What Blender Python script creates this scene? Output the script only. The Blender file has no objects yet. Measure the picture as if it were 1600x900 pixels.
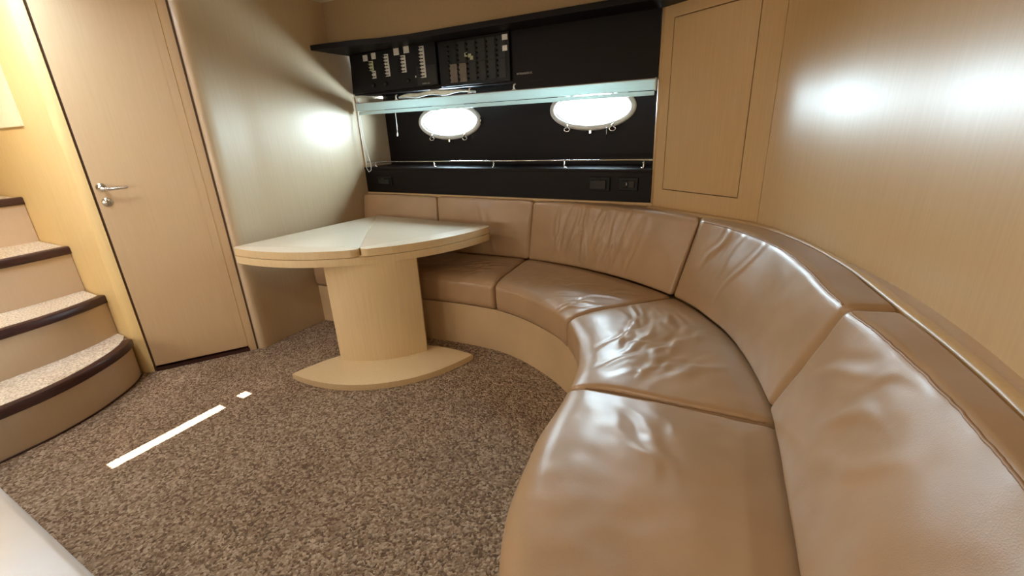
import bpy, bmesh, math, random
import numpy as np
from mathutils import Vector, Matrix, noise

random.seed(7)
PI = math.pi
SC = bpy.context.scene
COL = SC.collection

# ------------------------------------------------------------------ camera
cam_d = bpy.data.cameras.new('camera')
cam_d.sensor_width = 36.0
cam_d.lens = 700.0 / 1600.0 * 36.0
cam_d.clip_start = 0.02
cam = bpy.data.objects.new('camera', cam_d)
COL.objects.link(cam)
SC.camera = cam


def camera_axes():
    f = 700.0
    d = np.array([85.0, 1926.0, f]); d /= np.linalg.norm(d)
    z = -d
    x0 = -540.0 - 800.0
    y0 = -(d[0] * x0 + d[2] * f) / d[1]
    v = np.array([x0, y0, f]); x = -v / np.linalg.norm(v)
    y = np.cross(z, x)
    if y[2] < 0:
        y = -y
    return np.array([x, y, z])


_R = camera_axes()
cam.matrix_world = Matrix.Translation((0, 0, 1.35)) @ Matrix((
    (_R[0, 0], -_R[0, 1], -_R[0, 2]),
    (_R[1, 0], -_R[1, 1], -_R[1, 2]),
    (_R[2, 0], -_R[2, 1], -_R[2, 2]))).to_4x4()

# ------------------------------------------------------------------ world, sun, exposure
w = bpy.data.worlds.new('overcast_sky')
SC.world = w
w.use_nodes = True
bg = w.node_tree.nodes['Background']
bg.inputs[0].default_value = (0.70, 0.87, 1.0, 1)
bg.inputs[1].default_value = 170.0

SUN_DIR = Vector((0.32, 0.10, -1.0)).normalized()      # light travels down, a little to the right
sun_d = bpy.data.lights.new('sun', 'SUN')
sun_d.energy = 60.0
sun_d.angle = 0.004
sun_d.color = (1.0, 0.98, 0.94)
sun = bpy.data.objects.new('sun', sun_d)
sun.rotation_euler = SUN_DIR.to_track_quat('-Z', 'Y').to_euler()
sun.location = (-3, 0, 6)
COL.objects.link(sun)

SC.view_settings.view_transform = 'Standard'
SC.view_settings.look = 'None'
SC.view_settings.gamma = 1.0
SC.view_settings.use_curve_mapping = False
SC.view_settings.exposure = -0.25
CEIL_FILL_W = 1.6          # each added ceiling fill lamp
REAR_FILL_W = 11.0          # each fill lamp added on the rear wall
HATCH_FILL_W = 14.0  # area lamp under the added hatch
NEAR_FILL_W = 9.0  # fill lamp added over the near seat
STAIR_W = 11.0         # lamp in the stairwell
CEIL = 2.2


def portal(loc, target, sx, sy):
    l = bpy.data.lights.new('daylight_portal', 'AREA')
    l.shape = 'RECTANGLE'; l.size = sx; l.size_y = sy
    l.cycles.is_portal = True
    o = bpy.data.objects.new('daylight_portal', l)
    o.location = loc
    o.rotation_euler = (Vector(target) - Vector(loc)).to_track_quat('-Z', 'Y').to_euler()
    COL.objects.link(o)


portal((-2.19, 3.10, 1.40), (-2.19, 0, 1.40), 0.62, 0.27)
portal((-1.04, 3.10, 1.435), (-1.04, 0, 1.435), 0.60, 0.27)

# ------------------------------------------------------------------ materials


def srgb(r, g, b):
    def c(v):
        v /= 255.0
        return v / 12.92 if v <= 0.04045 else ((v + 0.055) / 1.055) ** 2.4
    return (c(r), c(g), c(b), 1)


def mat(name, col, rough=0.5, metal=0.0, spec=0.5):
    m = bpy.data.materials.new(name)
    m.use_nodes = True
    b = m.node_tree.nodes['Principled BSDF']
    b.inputs['Base Color'].default_value = col
    b.inputs['Roughness'].default_value = rough
    b.inputs['Metallic'].default_value = metal
    b.inputs['Specular IOR Level'].default_value = spec
    return m


def nodes(m):
    nt = m.node_tree
    return nt, nt.nodes, nt.links, nt.nodes['Principled BSDF']


def noise_col(m, stops, scale=(1, 1, 1), nscale=5.0, detail=4.0, bump=0.0, bump_dist=0.01, rough_var=None, kind='noise'):
    nt, N, L, b = nodes(m)
    tc = N.new('ShaderNodeTexCoord')
    mp = N.new('ShaderNodeMapping'); mp.inputs['Scale'].default_value = scale
    L.new(tc.outputs['Object'], mp.inputs['Vector'])
    if kind == 'noise':
        t = N.new('ShaderNodeTexNoise'); t.inputs['Detail'].default_value = detail
        out = t.outputs['Fac']
    else:
        t = N.new('ShaderNodeTexVoronoi'); out = t.outputs['Color']
    t.inputs['Scale'].default_value = nscale
    L.new(mp.outputs['Vector'], t.inputs['Vector'])
    r = N.new('ShaderNodeValToRGB')
    while len(r.color_ramp.elements) < len(stops):
        r.color_ramp.elements.new(0.5)
    for e, (p, c) in zip(r.color_ramp.elements, stops):
        e.position = p; e.color = c
    L.new(out, r.inputs['Fac'])
    L.new(r.outputs['Color'], b.inputs['Base Color'])
    if bump:
        bn = N.new('ShaderNodeBump'); bn.inputs['Strength'].default_value = bump
        bn.inputs['Distance'].default_value = bump_dist
        L.new(out, bn.inputs['Height']); L.new(bn.outputs['Normal'], b.inputs['Normal'])
    return t, r


def veneer(name, base, rough=0.34, dk=0.965, spec=0.5):
    """pale satin maple veneer with fine vertical grain"""
    m = mat(name, base, rough, spec=spec)
    lo = tuple(c * dk for c in base[:3]) + (1,)
    hi = tuple(min(1, c * (2 - dk)) for c in base[:3]) + (1,)
    noise_col(m, [(0.32, lo), (0.68, hi)], scale=(110, 110, 4), nscale=1.0, detail=5, bump=0.05, bump_dist=0.002)
    return m


def leather(name, base, rough=0.36):
    m = mat(name, base, rough, spec=0.55)
    nt, N, L, b = nodes(m)
    tc = N.new('ShaderNodeTexCoord')
    n1 = N.new('ShaderNodeTexNoise'); n1.inputs['Scale'].default_value = 4.0; n1.inputs['Detail'].default_value = 3
    L.new(tc.outputs['Object'], n1.inputs['Vector'])
    r = N.new('ShaderNodeValToRGB')
    r.color_ramp.elements[0].position = 0.3; r.color_ramp.elements[0].color = tuple(c * 0.90 for c in base[:3]) + (1,)
    r.color_ramp.elements[1].position = 0.7; r.color_ramp.elements[1].color = tuple(min(1, c * 1.06) for c in base[:3]) + (1,)
    L.new(n1.outputs['Fac'], r.inputs['Fac']); L.new(r.outputs['Color'], b.inputs['Base Color'])
    mr = N.new('ShaderNodeMapRange')
    mr.inputs['To Min'].default_value = rough - 0.03; mr.inputs['To Max'].default_value = rough + 0.04
    L.new(n1.outputs['Fac'], mr.inputs['Value']); L.new(mr.outputs['Result'], b.inputs['Roughness'])
    v = N.new('ShaderNodeTexVoronoi'); v.inputs['Scale'].default_value = 420
    n2 = N.new('ShaderNodeTexNoise'); n2.inputs['Scale'].default_value = 14; n2.inputs['Detail'].default_value = 4
    L.new(tc.outputs['Object'], v.inputs['Vector']); L.new(tc.outputs['Object'], n2.inputs['Vector'])
    b1 = N.new('ShaderNodeBump'); b1.inputs['Strength'].default_value = 0.12; b1.inputs['Distance'].default_value = 0.001
    b2 = N.new('ShaderNodeBump'); b2.inputs['Strength'].default_value = 0.10; b2.inputs['Distance'].default_value = 0.008
    L.new(v.outputs['Distance'], b1.inputs['Height']); L.new(n2.outputs['Fac'], b2.inputs['Height'])
    L.new(b2.outputs['Normal'], b1.inputs['Normal']); L.new(b1.outputs['Normal'], b.inputs['Normal'])
    return m


M = {}
M['wall'] = veneer('maple_veneer', srgb(200, 168, 122), 0.36)
M['wall_l'] = veneer('maple_veneer_bulkhead', srgb(194, 172, 140), 0.36)
M['riser'] = veneer('step_riser_laminate', srgb(202, 180, 152), 0.42, 0.985)
M['door'] = veneer('maple_veneer_door', srgb(200, 172, 134), 0.5, 0.975)
M['table'] = veneer('bleached_maple', srgb(218, 194, 152), 0.34, 0.96)
M['table_top'] = veneer('bleached_maple_top', srgb(232, 216, 190), 0.25, 0.98, 0.9)
M['leather'] = leather('taupe_leather', srgb(169, 139, 107), 0.345)
M['piping'] = leather('leather_piping', srgb(158, 126, 96), 0.45)
M['leather_base'] = leather('beige_leatherette', srgb(196, 168, 130), 0.5)
M['vinyl'] = mat('headliner_vinyl', srgb(190, 165, 125), 0.7)
noise_col(M['vinyl'], [(0.3, srgb(146, 122, 88)), (0.7, srgb(160, 136, 100))], nscale=300, bump=0.2, bump_dist=0.001)
M['ceil'] = mat('ceiling_vinyl', srgb(222, 208, 180), 0.7)
noise_col(M['ceil'], [(0.3, srgb(216, 202, 172)), (0.7, srgb(228, 214, 186))], nscale=200, bump=0.1, bump_dist=0.001)
M['dark'] = mat('wenge_wood', srgb(14, 8, 8), 0.5, spec=0.18)
noise_col(M['dark'], [(0.3, srgb(11, 6, 6)), (0.7, srgb(20, 11, 11))], scale=(3, 60, 60), nscale=1.0, detail=5, bump=0.05, bump_dist=0.001)
M['trimdark'] = mat('mahogany_nosing', srgb(52, 26, 22), 0.38)
noise_col(M['trimdark'], [(0.3, srgb(42, 20, 17)), (0.7, srgb(64, 32, 26))], scale=(8, 8, 60), nscale=2, detail=4)
M['black'] = mat('black_plastic', srgb(9, 9, 10), 0.5, spec=0.25)
noise_col(M['black'], [(0.3, srgb(7, 7, 8)), (0.7, srgb(13, 13, 14))], nscale=60)
M['grey'] = mat('charcoal_plate', srgb(34, 32, 32), 0.5, spec=0.3)
noise_col(M['grey'], [(0.35, srgb(28, 27, 27)), (0.7, srgb(42, 40, 38))], nscale=9)
M['tan'] = mat('bronze_plate', srgb(105, 95, 80), 0.5)
noise_col(M['tan'], [(0.3, srgb(92, 82, 70)), (0.7, srgb(118, 106, 90))], nscale=25)
M['white'] = mat('white_plastic', srgb(225, 225, 220), 0.4)
noise_col(M['white'], [(0.3, srgb(218, 218, 212)), (0.7, srgb(232, 232, 228))], nscale=20)
M['label'] = mat('printed_label', srgb(200, 198, 192), 0.6)
noise_col(M['label'], [(0.3, srgb(185, 183, 176)), (0.7, srgb(214, 212, 206))], nscale=80)
M['labely'] = mat('yellowish_label', srgb(180, 185, 150), 0.6)
noise_col(M['labely'], [(0.3, srgb(165, 172, 130)), (0.7, srgb(196, 200, 165))], nscale=60)
M['ink'] = mat('ink', srgb(28, 26, 28), 0.7)
M['chrome'] = mat('chrome', srgb(225, 225, 225), 0.13, 1.0)
M['satin'] = mat('satin_steel', srgb(200, 196, 188), 0.28, 1.0)
for k in ('chrome', 'satin'):
    nt, N, L, b = nodes(M[k])
    tc = N.new('ShaderNodeTexCoord'); n = N.new('ShaderNodeTexNoise'); n.inputs['Scale'].default_value = 40
    mr = N.new('ShaderNodeMapRange'); r0 = b.inputs['Roughness'].default_value
    mr.inputs['To Min'].default_value = r0 * 0.8; mr.inputs['To Max'].default_value = r0 * 1.2
    L.new(tc.outputs['Object'], n.inputs['Vector']); L.new(n.outputs['Fac'], mr.inputs['Value']); L.new(mr.outputs['Result'], b.inputs['Roughness'])
M['blind'] = mat('blind_aluminium', srgb(214, 212, 204), 0.4)
noise_col(M['blind'], [(0.3, srgb(208, 206, 198)), (0.7, srgb(220, 218, 212))], scale=(1, 40, 40), nscale=3)
M['blindtop'] = mat('blind_headrail', srgb(150, 135, 125), 0.5)
noise_col(M['blindtop'], [(0.3, srgb(142, 128, 118)), (0.7, srgb(158, 142, 132))], scale=(1, 40, 40), nscale=3)
nt, N, L, b = nodes(M['blind'])
tl = N.new('ShaderNodeBsdfTranslucent'); tl.inputs[0].default_value = (0.78, 0.93, 0.90, 1)
mx = N.new('ShaderNodeMixShader'); mx.inputs[0].default_value = 0.5
L.new(b.outputs[0], mx.inputs[1]); L.new(tl.outputs[0], mx.inputs[2]); L.new(mx.outputs[0], N['Material Output'].inputs['Surface'])
M['lacquer'] = mat('pale_lacquer', srgb(214, 208, 200), 0.3)
noise_col(M['lacquer'], [(0.3, srgb(176, 170, 164)), (0.7, srgb(188, 182, 176))], nscale=4, bump=0.03)
M['wallwarm'] = veneer('stairwell_laminate', srgb(226, 198, 140), 0.5, 0.96)
M['pad'] = mat('cream_headliner_pad', srgb(238, 226, 192), 0.7)
noise_col(M['pad'], [(0.3, srgb(234, 220, 186)), (0.7, srgb(242, 230, 198))], nscale=120, bump=0.1, bump_dist=0.001)
M['gap'] = mat('dark_gap', srgb(78, 56, 38), 0.8)
M['cloth'] = mat('white_blind_cloth', srgb(225, 235, 228), 0.5)
noise_col(M['cloth'], [(0.3, srgb(215, 228, 222)), (0.7, srgb(235, 242, 236))], nscale=30)

# carpet: flecked loop pile
m = mat('flecked_carpet', srgb(140, 120, 98), 0.95, spec=0.1)
nt, N, L, b = nodes(m)
tc = N.new('ShaderNodeTexCoord')
wn = N.new('ShaderNodeTexNoise'); wn.inputs['Scale'].default_value = 60; wn.inputs['Detail'].default_value = 3
L.new(tc.outputs['Object'], wn.inputs['Vector'])
mixv = N.new('ShaderNodeMixRGB'); mixv.blend_type = 'ADD'; mixv.inputs['Fac'].default_value = 0.018
L.new(tc.outputs['Object'], mixv.inputs['Color1']); L.new(wn.outputs['Color'], mixv.inputs['Color2'])
v = N.new('ShaderNodeTexVoronoi'); v.inputs['Scale'].default_value = 112
L.new(mixv.outputs['Color'], v.inputs['Vector'])
sep = N.new('ShaderNodeSeparateColor'); L.new(v.outputs['Color'], sep.inputs['Color'])
r = N.new('ShaderNodeValToRGB')
for p, c in ((0.15, srgb(118, 97, 80)), (0.35, srgb(152, 130, 108)), (0.65, srgb(165, 142, 120)), (0.9, srgb(194, 173, 150))):
    if p in (0.15,):
        e = r.color_ramp.elements[0]; e.position = p
    elif p == 0.9:
        e = r.color_ramp.elements[-1]; e.position = p
    else:
        e = r.color_ramp.elements.new(p)
    e.color = c
L.new(sep.outputs[0], r.inputs['Fac'])
n3 = N.new('ShaderNodeTexNoise'); n3.inputs['Scale'].default_value = 3.5; n3.inputs['Detail'].default_value = 5
L.new(tc.outputs['Object'], n3.inputs['Vector'])
r3 = N.new('ShaderNodeValToRGB'); r3.color_ramp.elements[0].position = .3; r3.color_ramp.elements[0].color = (.84, .84, .84, 1)
r3.color_ramp.elements[1].position = .7; r3.color_ramp.elements[1].color = (1.08, 1.08, 1.08, 1)
L.new(n3.outputs['Fac'], r3.inputs['Fac'])
mm = N.new('ShaderNodeMixRGB'); mm.blend_type = 'MULTIPLY'; mm.inputs['Fac'].default_value = 1
L.new(r.outputs['Color'], mm.inputs['Color1']); L.new(r3.outputs['Color'], mm.inputs['Color2'])
L.new(mm.outputs['Color'], b.inputs['Base Color'])
bn = N.new('ShaderNodeBump'); bn.inputs['Strength'].default_value = 0.9; bn.inputs['Distance'].default_value = 0.012; bn.invert = True
L.new(v.outputs['Distance'], bn.inputs['Height']); L.new(bn.outputs['Normal'], b.inputs['Normal'])
M['carpet'] = m

# stair carpet paler
m = mat('pale_stair_carpet', srgb(190, 172, 148), 0.95, spec=0.1)
noise_col(m, [(0.35, srgb(176, 160, 140)), (0.5, srgb(208, 194, 174)), (0.7, srgb(232, 220, 202))], nscale=110, detail=2, bump=0.8, bump_dist=0.008)
M['stair_carpet'] = m

# porthole glass
m = bpy.data.materials.new('porthole_glass'); m.use_nodes = True
nt = m.node_tree; N, L = nt.nodes, nt.links
N.remove(N['Principled BSDF'])
tr = N.new('ShaderNodeBsdfTransparent'); tr.inputs[0].default_value = (0.93, 0.98, 0.97, 1)
gl = N.new('ShaderNodeBsdfGlossy'); gl.inputs['Roughness'].default_value = 0.02
fr = N.new('ShaderNodeFresnel'); fr.inputs['IOR'].default_value = 1.3
mx = N.new('ShaderNodeMixShader')
L.new(fr.outputs[0], mx.inputs[0]); L.new(tr.outputs[0], mx.inputs[1]); L.new(gl.outputs[0], mx.inputs[2])
L.new(mx.outputs[0], N['Material Output'].inputs['Surface'])
M['glass'] = m


def emit(name, col, s):
    m = mat(name, col, 0.5)
    b = m.node_tree.nodes['Principled BSDF']
    b.inputs['Emission Color'].default_value = col
    b.inputs['Emission Strength'].default_value = s
    return m


M['hatch_glow'] = emit('glowing_hatch_pane', (0.93, 0.96, 1.0, 1), 6.0)  # glows by itself, standing in for skylight at the added hatch
M['lampglow'] = emit('lamp_diffuser', (1.0, 0.83, 0.6, 1), 5.0)

# ------------------------------------------------------------------ helpers


def link(name, me, material, parent=None, smooth=False):
    o = bpy.data.objects.new(name, me)
    COL.objects.link(o)
    if material is not None:
        me.materials.append(material)
    if parent is not None:
        o.parent = parent
    if smooth:
        for p in me.polygons:
            p.use_smooth = True
    return o


def mesh(name, verts, faces, material, parent=None, smooth=False):
    me = bpy.data.meshes.new(name)
    me.from_pydata([tuple(v) for v in verts], [], faces)
    bm = bmesh.new(); bm.from_mesh(me)
    bmesh.ops.recalc_face_normals(bm, faces=bm.faces)
    bm.to_mesh(me); bm.free()
    return link(name, me, material, parent, smooth)


def from_bm(name, bm, material, parent=None, smooth=False):
    me = bpy.data.meshes.new(name)
    bmesh.ops.recalc_face_normals(bm, faces=bm.faces)
    bm.to_mesh(me); bm.free()
    return link(name, me, material, parent, smooth)


def tag(o, label, cat, group=None):
    o['label'] = label; o['category'] = cat
    if group:
        o['group'] = group
    return o


def struct(o):
    o['kind'] = 'structure'
    return o


def thing(name, label, cat, loc=(0, 0, 0), group=None):
    o = bpy.data.objects.new(name, None)
    o.empty_display_size = 0.1
    o.location = loc
    COL.objects.link(o)
    return tag(o, label, cat, group)


def off(parent):
    return Vector(parent.location) if parent is not None else Vector((0, 0, 0))


def bm_box(bm, lo, hi, bev=0.0, seg=2):
    lo = Vector(lo); hi = Vector(hi)
    r = bmesh.ops.create_cube(bm, size=1.0)
    vs = r['verts']
    for v in vs:
        v.co = Vector(((lo.x + hi.x) / 2 + v.co.x * (hi.x - lo.x), (lo.y + hi.y) / 2 + v.co.y * (hi.y - lo.y), (lo.z + hi.z) / 2 + v.co.z * (hi.z - lo.z)))
    if bev > 0:
        es = list({e for v in vs for e in v.link_edges})
        bmesh.ops.bevel(bm, geom=es, offset=bev, segments=seg, profile=0.5, affect='EDGES')


def box(name, lo, hi, material, parent=None, bev=0.0, seg=2, smooth=False):
    d = off(parent)
    bm = bmesh.new(); bm_box(bm, Vector(lo) - d, Vector(hi) - d, bev, seg)
    return from_bm(name, bm, material, parent, smooth)


def prism(name, plan, z0, z1, material, parent=None, bev=0.0, seg=2, smooth=False, hole=None):
    """closed plan outline extruded from z0 to z1"""
    d = off(parent)
    bm = bmesh.new()
    lo = [bm.verts.new((p[0] - d.x, p[1] - d.y, z0 - d.z)) for p in plan]
    hi = [bm.verts.new((p[0] - d.x, p[1] - d.y, z1 - d.z)) for p in plan]
    n = len(plan)
    bm.faces.new(lo); bm.faces.new(hi)
    for i in range(n):
        j = (i + 1) % n
        bm.faces.new((lo[i], lo[j], hi[j], hi[i]))
    if bev > 0:
        bm.edges.ensure_lookup_table()
        es = [e for e in bm.edges if abs(e.verts[0].co.z - e.verts[1].co.z) < 1e-6]
        bmesh.ops.bevel(bm, geom=es, offset=bev, segments=seg, profile=0.5, affect='EDGES')
    return from_bm(name, bm, material, parent, smooth)


def tube_bm(bm, pts, r, seg=10, cap=True, scale2=1.0):
    pts = [Vector(p) for p in pts]
    rr = r if isinstance(r, (list, tuple)) else [r] * len(pts)
    rings = []
    prev = None
    for i, p in enumerate(pts):
        if i == 0:
            t = (pts[1] - p)
        elif i == len(pts) - 1:
            t = p - pts[i - 1]
        else:
            t = (pts[i + 1] - pts[i - 1])
        t.normalize()
        if prev is None:
            a = Vector((0, 0, 1)) if abs(t.z) < 0.9 else Vector((1, 0, 0))
            u = t.cross(a).normalized()
        else:
            u = (prev - t * prev.dot(t)).normalized()
        prev = u
        q = t.cross(u)
        rings.append([bm.verts.new(p + (u * math.cos(2 * PI * k / seg) + q * math.sin(2 * PI * k / seg) * scale2) * rr[i]) for k in range(seg)])
    for a, b in zip(rings, rings[1:]):
        for k in range(seg):
            bm.faces.new((a[k], a[(k + 1) % seg], b[(k + 1) % seg], b[k]))
    if cap:
        bm.faces.new(rings[0]); bm.faces.new(rings[-1])


def tube(name, pts, r, material, parent=None, seg=10, scale2=1.0):
    d = off(parent)
    bm = bmesh.new(); tube_bm(bm, [Vector(p) - d for p in pts], r, seg, scale2=scale2)
    return from_bm(name, bm, material, parent, True)


def lathe(name, base, axis, prof, material, parent=None, seg=32):
    """prof: list of (distance along axis, radius)"""
    d = off(parent)
    base = Vector(base) - d; axis = Vector(axis).normalized()
    a = Vector((0, 0, 1)) if abs(axis.z) < 0.9 else Vector((1, 0, 0))
    u = axis.cross(a).normalized(); q = axis.cross(u)
    bm = bmesh.new(); rings = []
    for h, r in prof:
        rings.append([bm.verts.new(base + axis * h + (u * math.cos(2 * PI * k / seg) + q * math.sin(2 * PI * k / seg)) * max(r, 1e-5)) for k in range(seg)])
    for A, B in zip(rings, rings[1:]):
        for k in range(seg):
            bm.faces.new((A[k], A[(k + 1) % seg], B[(k + 1) % seg], B[k]))
    bm.faces.new(rings[0]); bm.faces.new(rings[-1])
    o = from_bm(name, bm, material, parent, True)
    return o


class Curve2:
    """Catmull-Rom plan curve resampled by arc length"""

    def __init__(self, pts, n=400):
        P = np.array(pts, float)
        P = np.vstack([2 * P[0] - P[1], P, 2 * P[-1] - P[-2]])
        out = []
        for i in range(1, len(P) - 2):
            p0, p1, p2, p3 = P[i - 1], P[i], P[i + 1], P[i + 2]
            for t in np.linspace(0, 1, 30, endpoint=False):
                # centripetal-like tension through plain Catmull-Rom
                out.append(0.5 * ((2 * p1) + (-p0 + p2) * t + (2 * p0 - 5 * p1 + 4 * p2 - p3) * t * t + (-p0 + 3 * p1 - 3 * p2 + p3) * t ** 3))
        out.append(P[-2])
        out = np.array(out)
        for _ in range(12):
            out[1:-1] = 0.25 * out[:-2] + 0.5 * out[1:-1] + 0.25 * out[2:]
        s = np.concatenate([[0], np.cumsum(np.hypot(*np.diff(out, axis=0).T))])
        self.s, self.p, self.L = s, out, s[-1]

    def at(self, s):
        return np.stack([np.interp(s, self.s, self.p[:, 0]), np.interp(s, self.s, self.p[:, 1])], -1)

    def near(self, q):
        return self.s[np.argmin(np.hypot(*(self.p - np.array(q)).T))]


def strip_wall(name, plan, z0, z1, material, thick, side, parent=None, smooth=True):
    """vertical wall that follows a plan polyline, thickness given away from the room"""
    P = np.array(plan, float)
    T = np.gradient(P, axis=0); T /= np.linalg.norm(T, axis=1)[:, None]
    Nn = np.stack([-T[:, 1], T[:, 0]], -1) * side
    Q = P + Nn * thick
    n = len(P); V = []; F = []
    for (x, y) in P: V.append((x, y, z0))
    for (x, y) in P: V.append((x, y, z1))
    for (x, y) in Q: V.append((x, y, z0))
    for (x, y) in Q: V.append((x, y, z1))
    for i in range(n - 1):
        F += [(i, i + 1, n + i + 1, n + i), (2 * n + i, 3 * n + i, 3 * n + i + 1, 2 * n + i + 1),
              (n + i, n + i + 1, 3 * n + i + 1, 3 * n + i), (i, 2 * n + i, 2 * n + i + 1, i + 1)]
    F += [(0, n, 3 * n, 2 * n), (n - 1, 3 * n - 1, 4 * n - 1, 2 * n - 1)]
    o = mesh(name, V, F, material, parent, False)
    if smooth:
        me = o.data
        for p in me.polygons:
            p.use_smooth = True
        try:
            me.set_sharp_from_angle(angle=math.radians(35))
        except Exception:
            pass
    return o


def autosmooth(o, ang=35):
    for p in o.data.polygons:
        p.use_smooth = True
    o.data.set_sharp_from_angle(angle=math.radians(ang))
    return o


# ------------------------------------------------------------------ plan of the cabin
XL = -2.86          # bulkhead
YB = 2.73           # lower back wall / overhead cabinet face
YN = 3.03           # recessed panel with portholes
W = Curve2([(-0.548, 2.727), (-0.27, 2.555), (0.006, 2.381), (0.140, 2.170), (0.239, 1.942), (0.378, 1.585),
            (0.444, 1.305), (0.473, 1.075), (0.492, 0.8), (0.50, 0.4), (0.50, -0.4), (0.50, -1.62)])
F_ = Curve2([(-2.824, 2.05), (-2.3, 2.09), (-1.855, 2.125), (-1.6, 2.155), (-1.31, 2.150), (-1.05, 2.065), (-0.80, 1.915),
             (-0.632, 1.711), (-0.546, 1.495), (-0.512, 1.306), (-0.500, 1.03), (-0.458, 0.77), (-0.385, 0.58), (-0.27, 0.38),
             (-0.2, 0.15), (-0.2, -0.5)])
J_ = Curve2([(-2.842, 2.60), (-1.877, 2.62), (-1.371, 2.65), (-0.83, 2.54), (-0.348, 2.293), (-0.089, 1.982), (0.035, 1.70),
             (0.105, 1.424), (0.141, 1.085), (0.16, 0.83), (0.17, 0.4), (0.17, -0.5)])
T_ = Curve2([(-2.844, 2.66), (-2.107, 2.68), (-1.307, 2.67), (-0.752, 2.600), (-0.24, 2.37), (0.009, 2.079), (0.137, 1.812),
             (0.236, 1.356), (0.325, 1.027), (0.362, 0.715), (0.38, 0.4), (0.38, -0.5)])
R_ = Curve2([(-2.846, 2.722), (-1.3, 2.722), (-0.70, 2.70), (-0.268, 2.479), (0.053, 2.262), (0.253, 1.842), (0.353, 1.394), (0.402, 1.134),
             (0.425, 0.922), (0.44, 0.5), (0.44, -0.5)])

# ------------------------------------------------------------------ floor, ceiling
struct(box('floor', (-5.4, -1.8, -0.05), (0.9, 3.3, 0.0), M['carpet']))

# ceiling is made of slabs that leave the hatch gap (sun) and the companionway open
dx = -SUN_DIR.x / SUN_DIR.z * CEIL
dy = -SUN_DIR.y / SUN_DIR.z * CEIL
gx0, gx1 = -2.415 - dx, -2.355 - dx
ys = [(0.53 - dy, 1.03 - dy), (1.125 - dy, 1.175 - dy)]
bm = bmesh.new()
hx0, hx1, hy0, hy1 = -5.1, -4.3, 0.15, 0.95      # companionway hatch
T0, T1 = CEIL, CEIL + 0.004
bm_box(bm, (gx1, -1.8, CEIL), (0.9, 3.3, T1))
bm_box(bm, (hx1, -1.8, CEIL), (gx0, 3.3, T1))
bm_box(bm, (gx0, -1.8, CEIL), (gx1, ys[0][0], T1))
bm_box(bm, (gx0, ys[0][1], CEIL), (gx1, ys[1][0], T1))
bm_box(bm, (gx0, ys[1][1], CEIL), (gx1, 3.3, T1))
bm_box(bm, (-5.4, -1.8, CEIL), (hx1, 3.3, T1))
struct(from_bm('ceiling', bm, M['ceil']))

# ------------------------------------------------------------------ walls
# bulkhead (left wall), slight rounded corner against the door wall
pl = [(-2.860, 1.543), (-2.842, 1.546), (-2.828, 1.553), (-2.819, 1.564), (-2.815, 1.58)]
_by = np.array([1.60, 1.70, 1.80, 1.92, 2.08, 2.3, 2.5, 2.73, 3.12]); _bx = np.array([-2.815, -2.823, -2.829, -2.825, -2.824, -2.829, -2.837, -2.850, -2.86])
pl += [tuple(p) for p in Curve2(np.stack([_bx, _by], -1)).p[::6][1:]] + [(-2.86, 3.12)]
struct(strip_wall('wall_left', pl, 0, CEIL, M['wall_l'], 0.05, 1))
# quarter-round corner moulding between door wall and bulkhead
# back wall: strip below the dark panel, veneer returns and outer skin
bm = bmesh.new()
bm_box(bm, (XL, YB, 0.0), (-0.545, YB + 0.03, 0.882))
bm_box(bm, (XL, 3.14, 0.0), (0.9, 3.17, 1.0))
bm_box(bm, (XL, 3.14, 1.72), (0.9, 3.17, CEIL))
struct(from_bm('wall_back', bm, M['wall']))
# beige left return of the niche
struct(box('trim_1', (XL, YB + 0.002, 1.078), (XL + 0.022, YN, 1.60), M['wall_l']))

# right wall: curved veneer with a locker door and a seam
L0 = W.near((-0.488, 2.69)); L1 = W.near((-0.10, 2.447)); LS = W.near((0.006, 2.381))


def wseg(s0, s1, n):
    return W.at(np.linspace(s0, s1, n))


wr = strip_wall('wall_right', wseg(0, L0 - 0.003, 4), 0, CEIL, M['wall'], 0.06, 1)
struct(wr)
for (a, b_, z0, z1, n) in ((L0 - 0.003, L1 + 0.003, 0, 0.969, 10), (L0 - 0.003, L1 + 0.003, 1.831, CEIL, 10),
                           (L1 + 0.003, LS - 0.0012, 0, CEIL, 6), (LS + 0.0012, W.L, 0, CEIL, 120)):
    strip_wall('veneer_panel', wseg(a, b_, n), z0, z1, M['wall'], 0.06, 1, wr)
strip_wall('backing', wseg(0.02, LS + 0.08, 16) + np.array([0.0095, 0.0145]), 0, CEIL, M['gap'], 0.02, 1, wr)
strip_wall('locker_door', wseg(L0 + 0.001, L1 - 0.001, 14), 0.9735, 1.8265, M['wall'], 0.016, 1, wr)
# rounded jamb of the right wall beside the niche
jm = tube('jamb', [(-0.552, 2.742, 0.882), (-0.552, 2.742, 1.4), (-0.552, 2.742, CEIL)], 0.014, M['wall'], wr, 14)
box('niche_return', (-0.566, 2.75, 0.882), (-0.50, 3.14, CEIL), M['wall'], wr)

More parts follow.
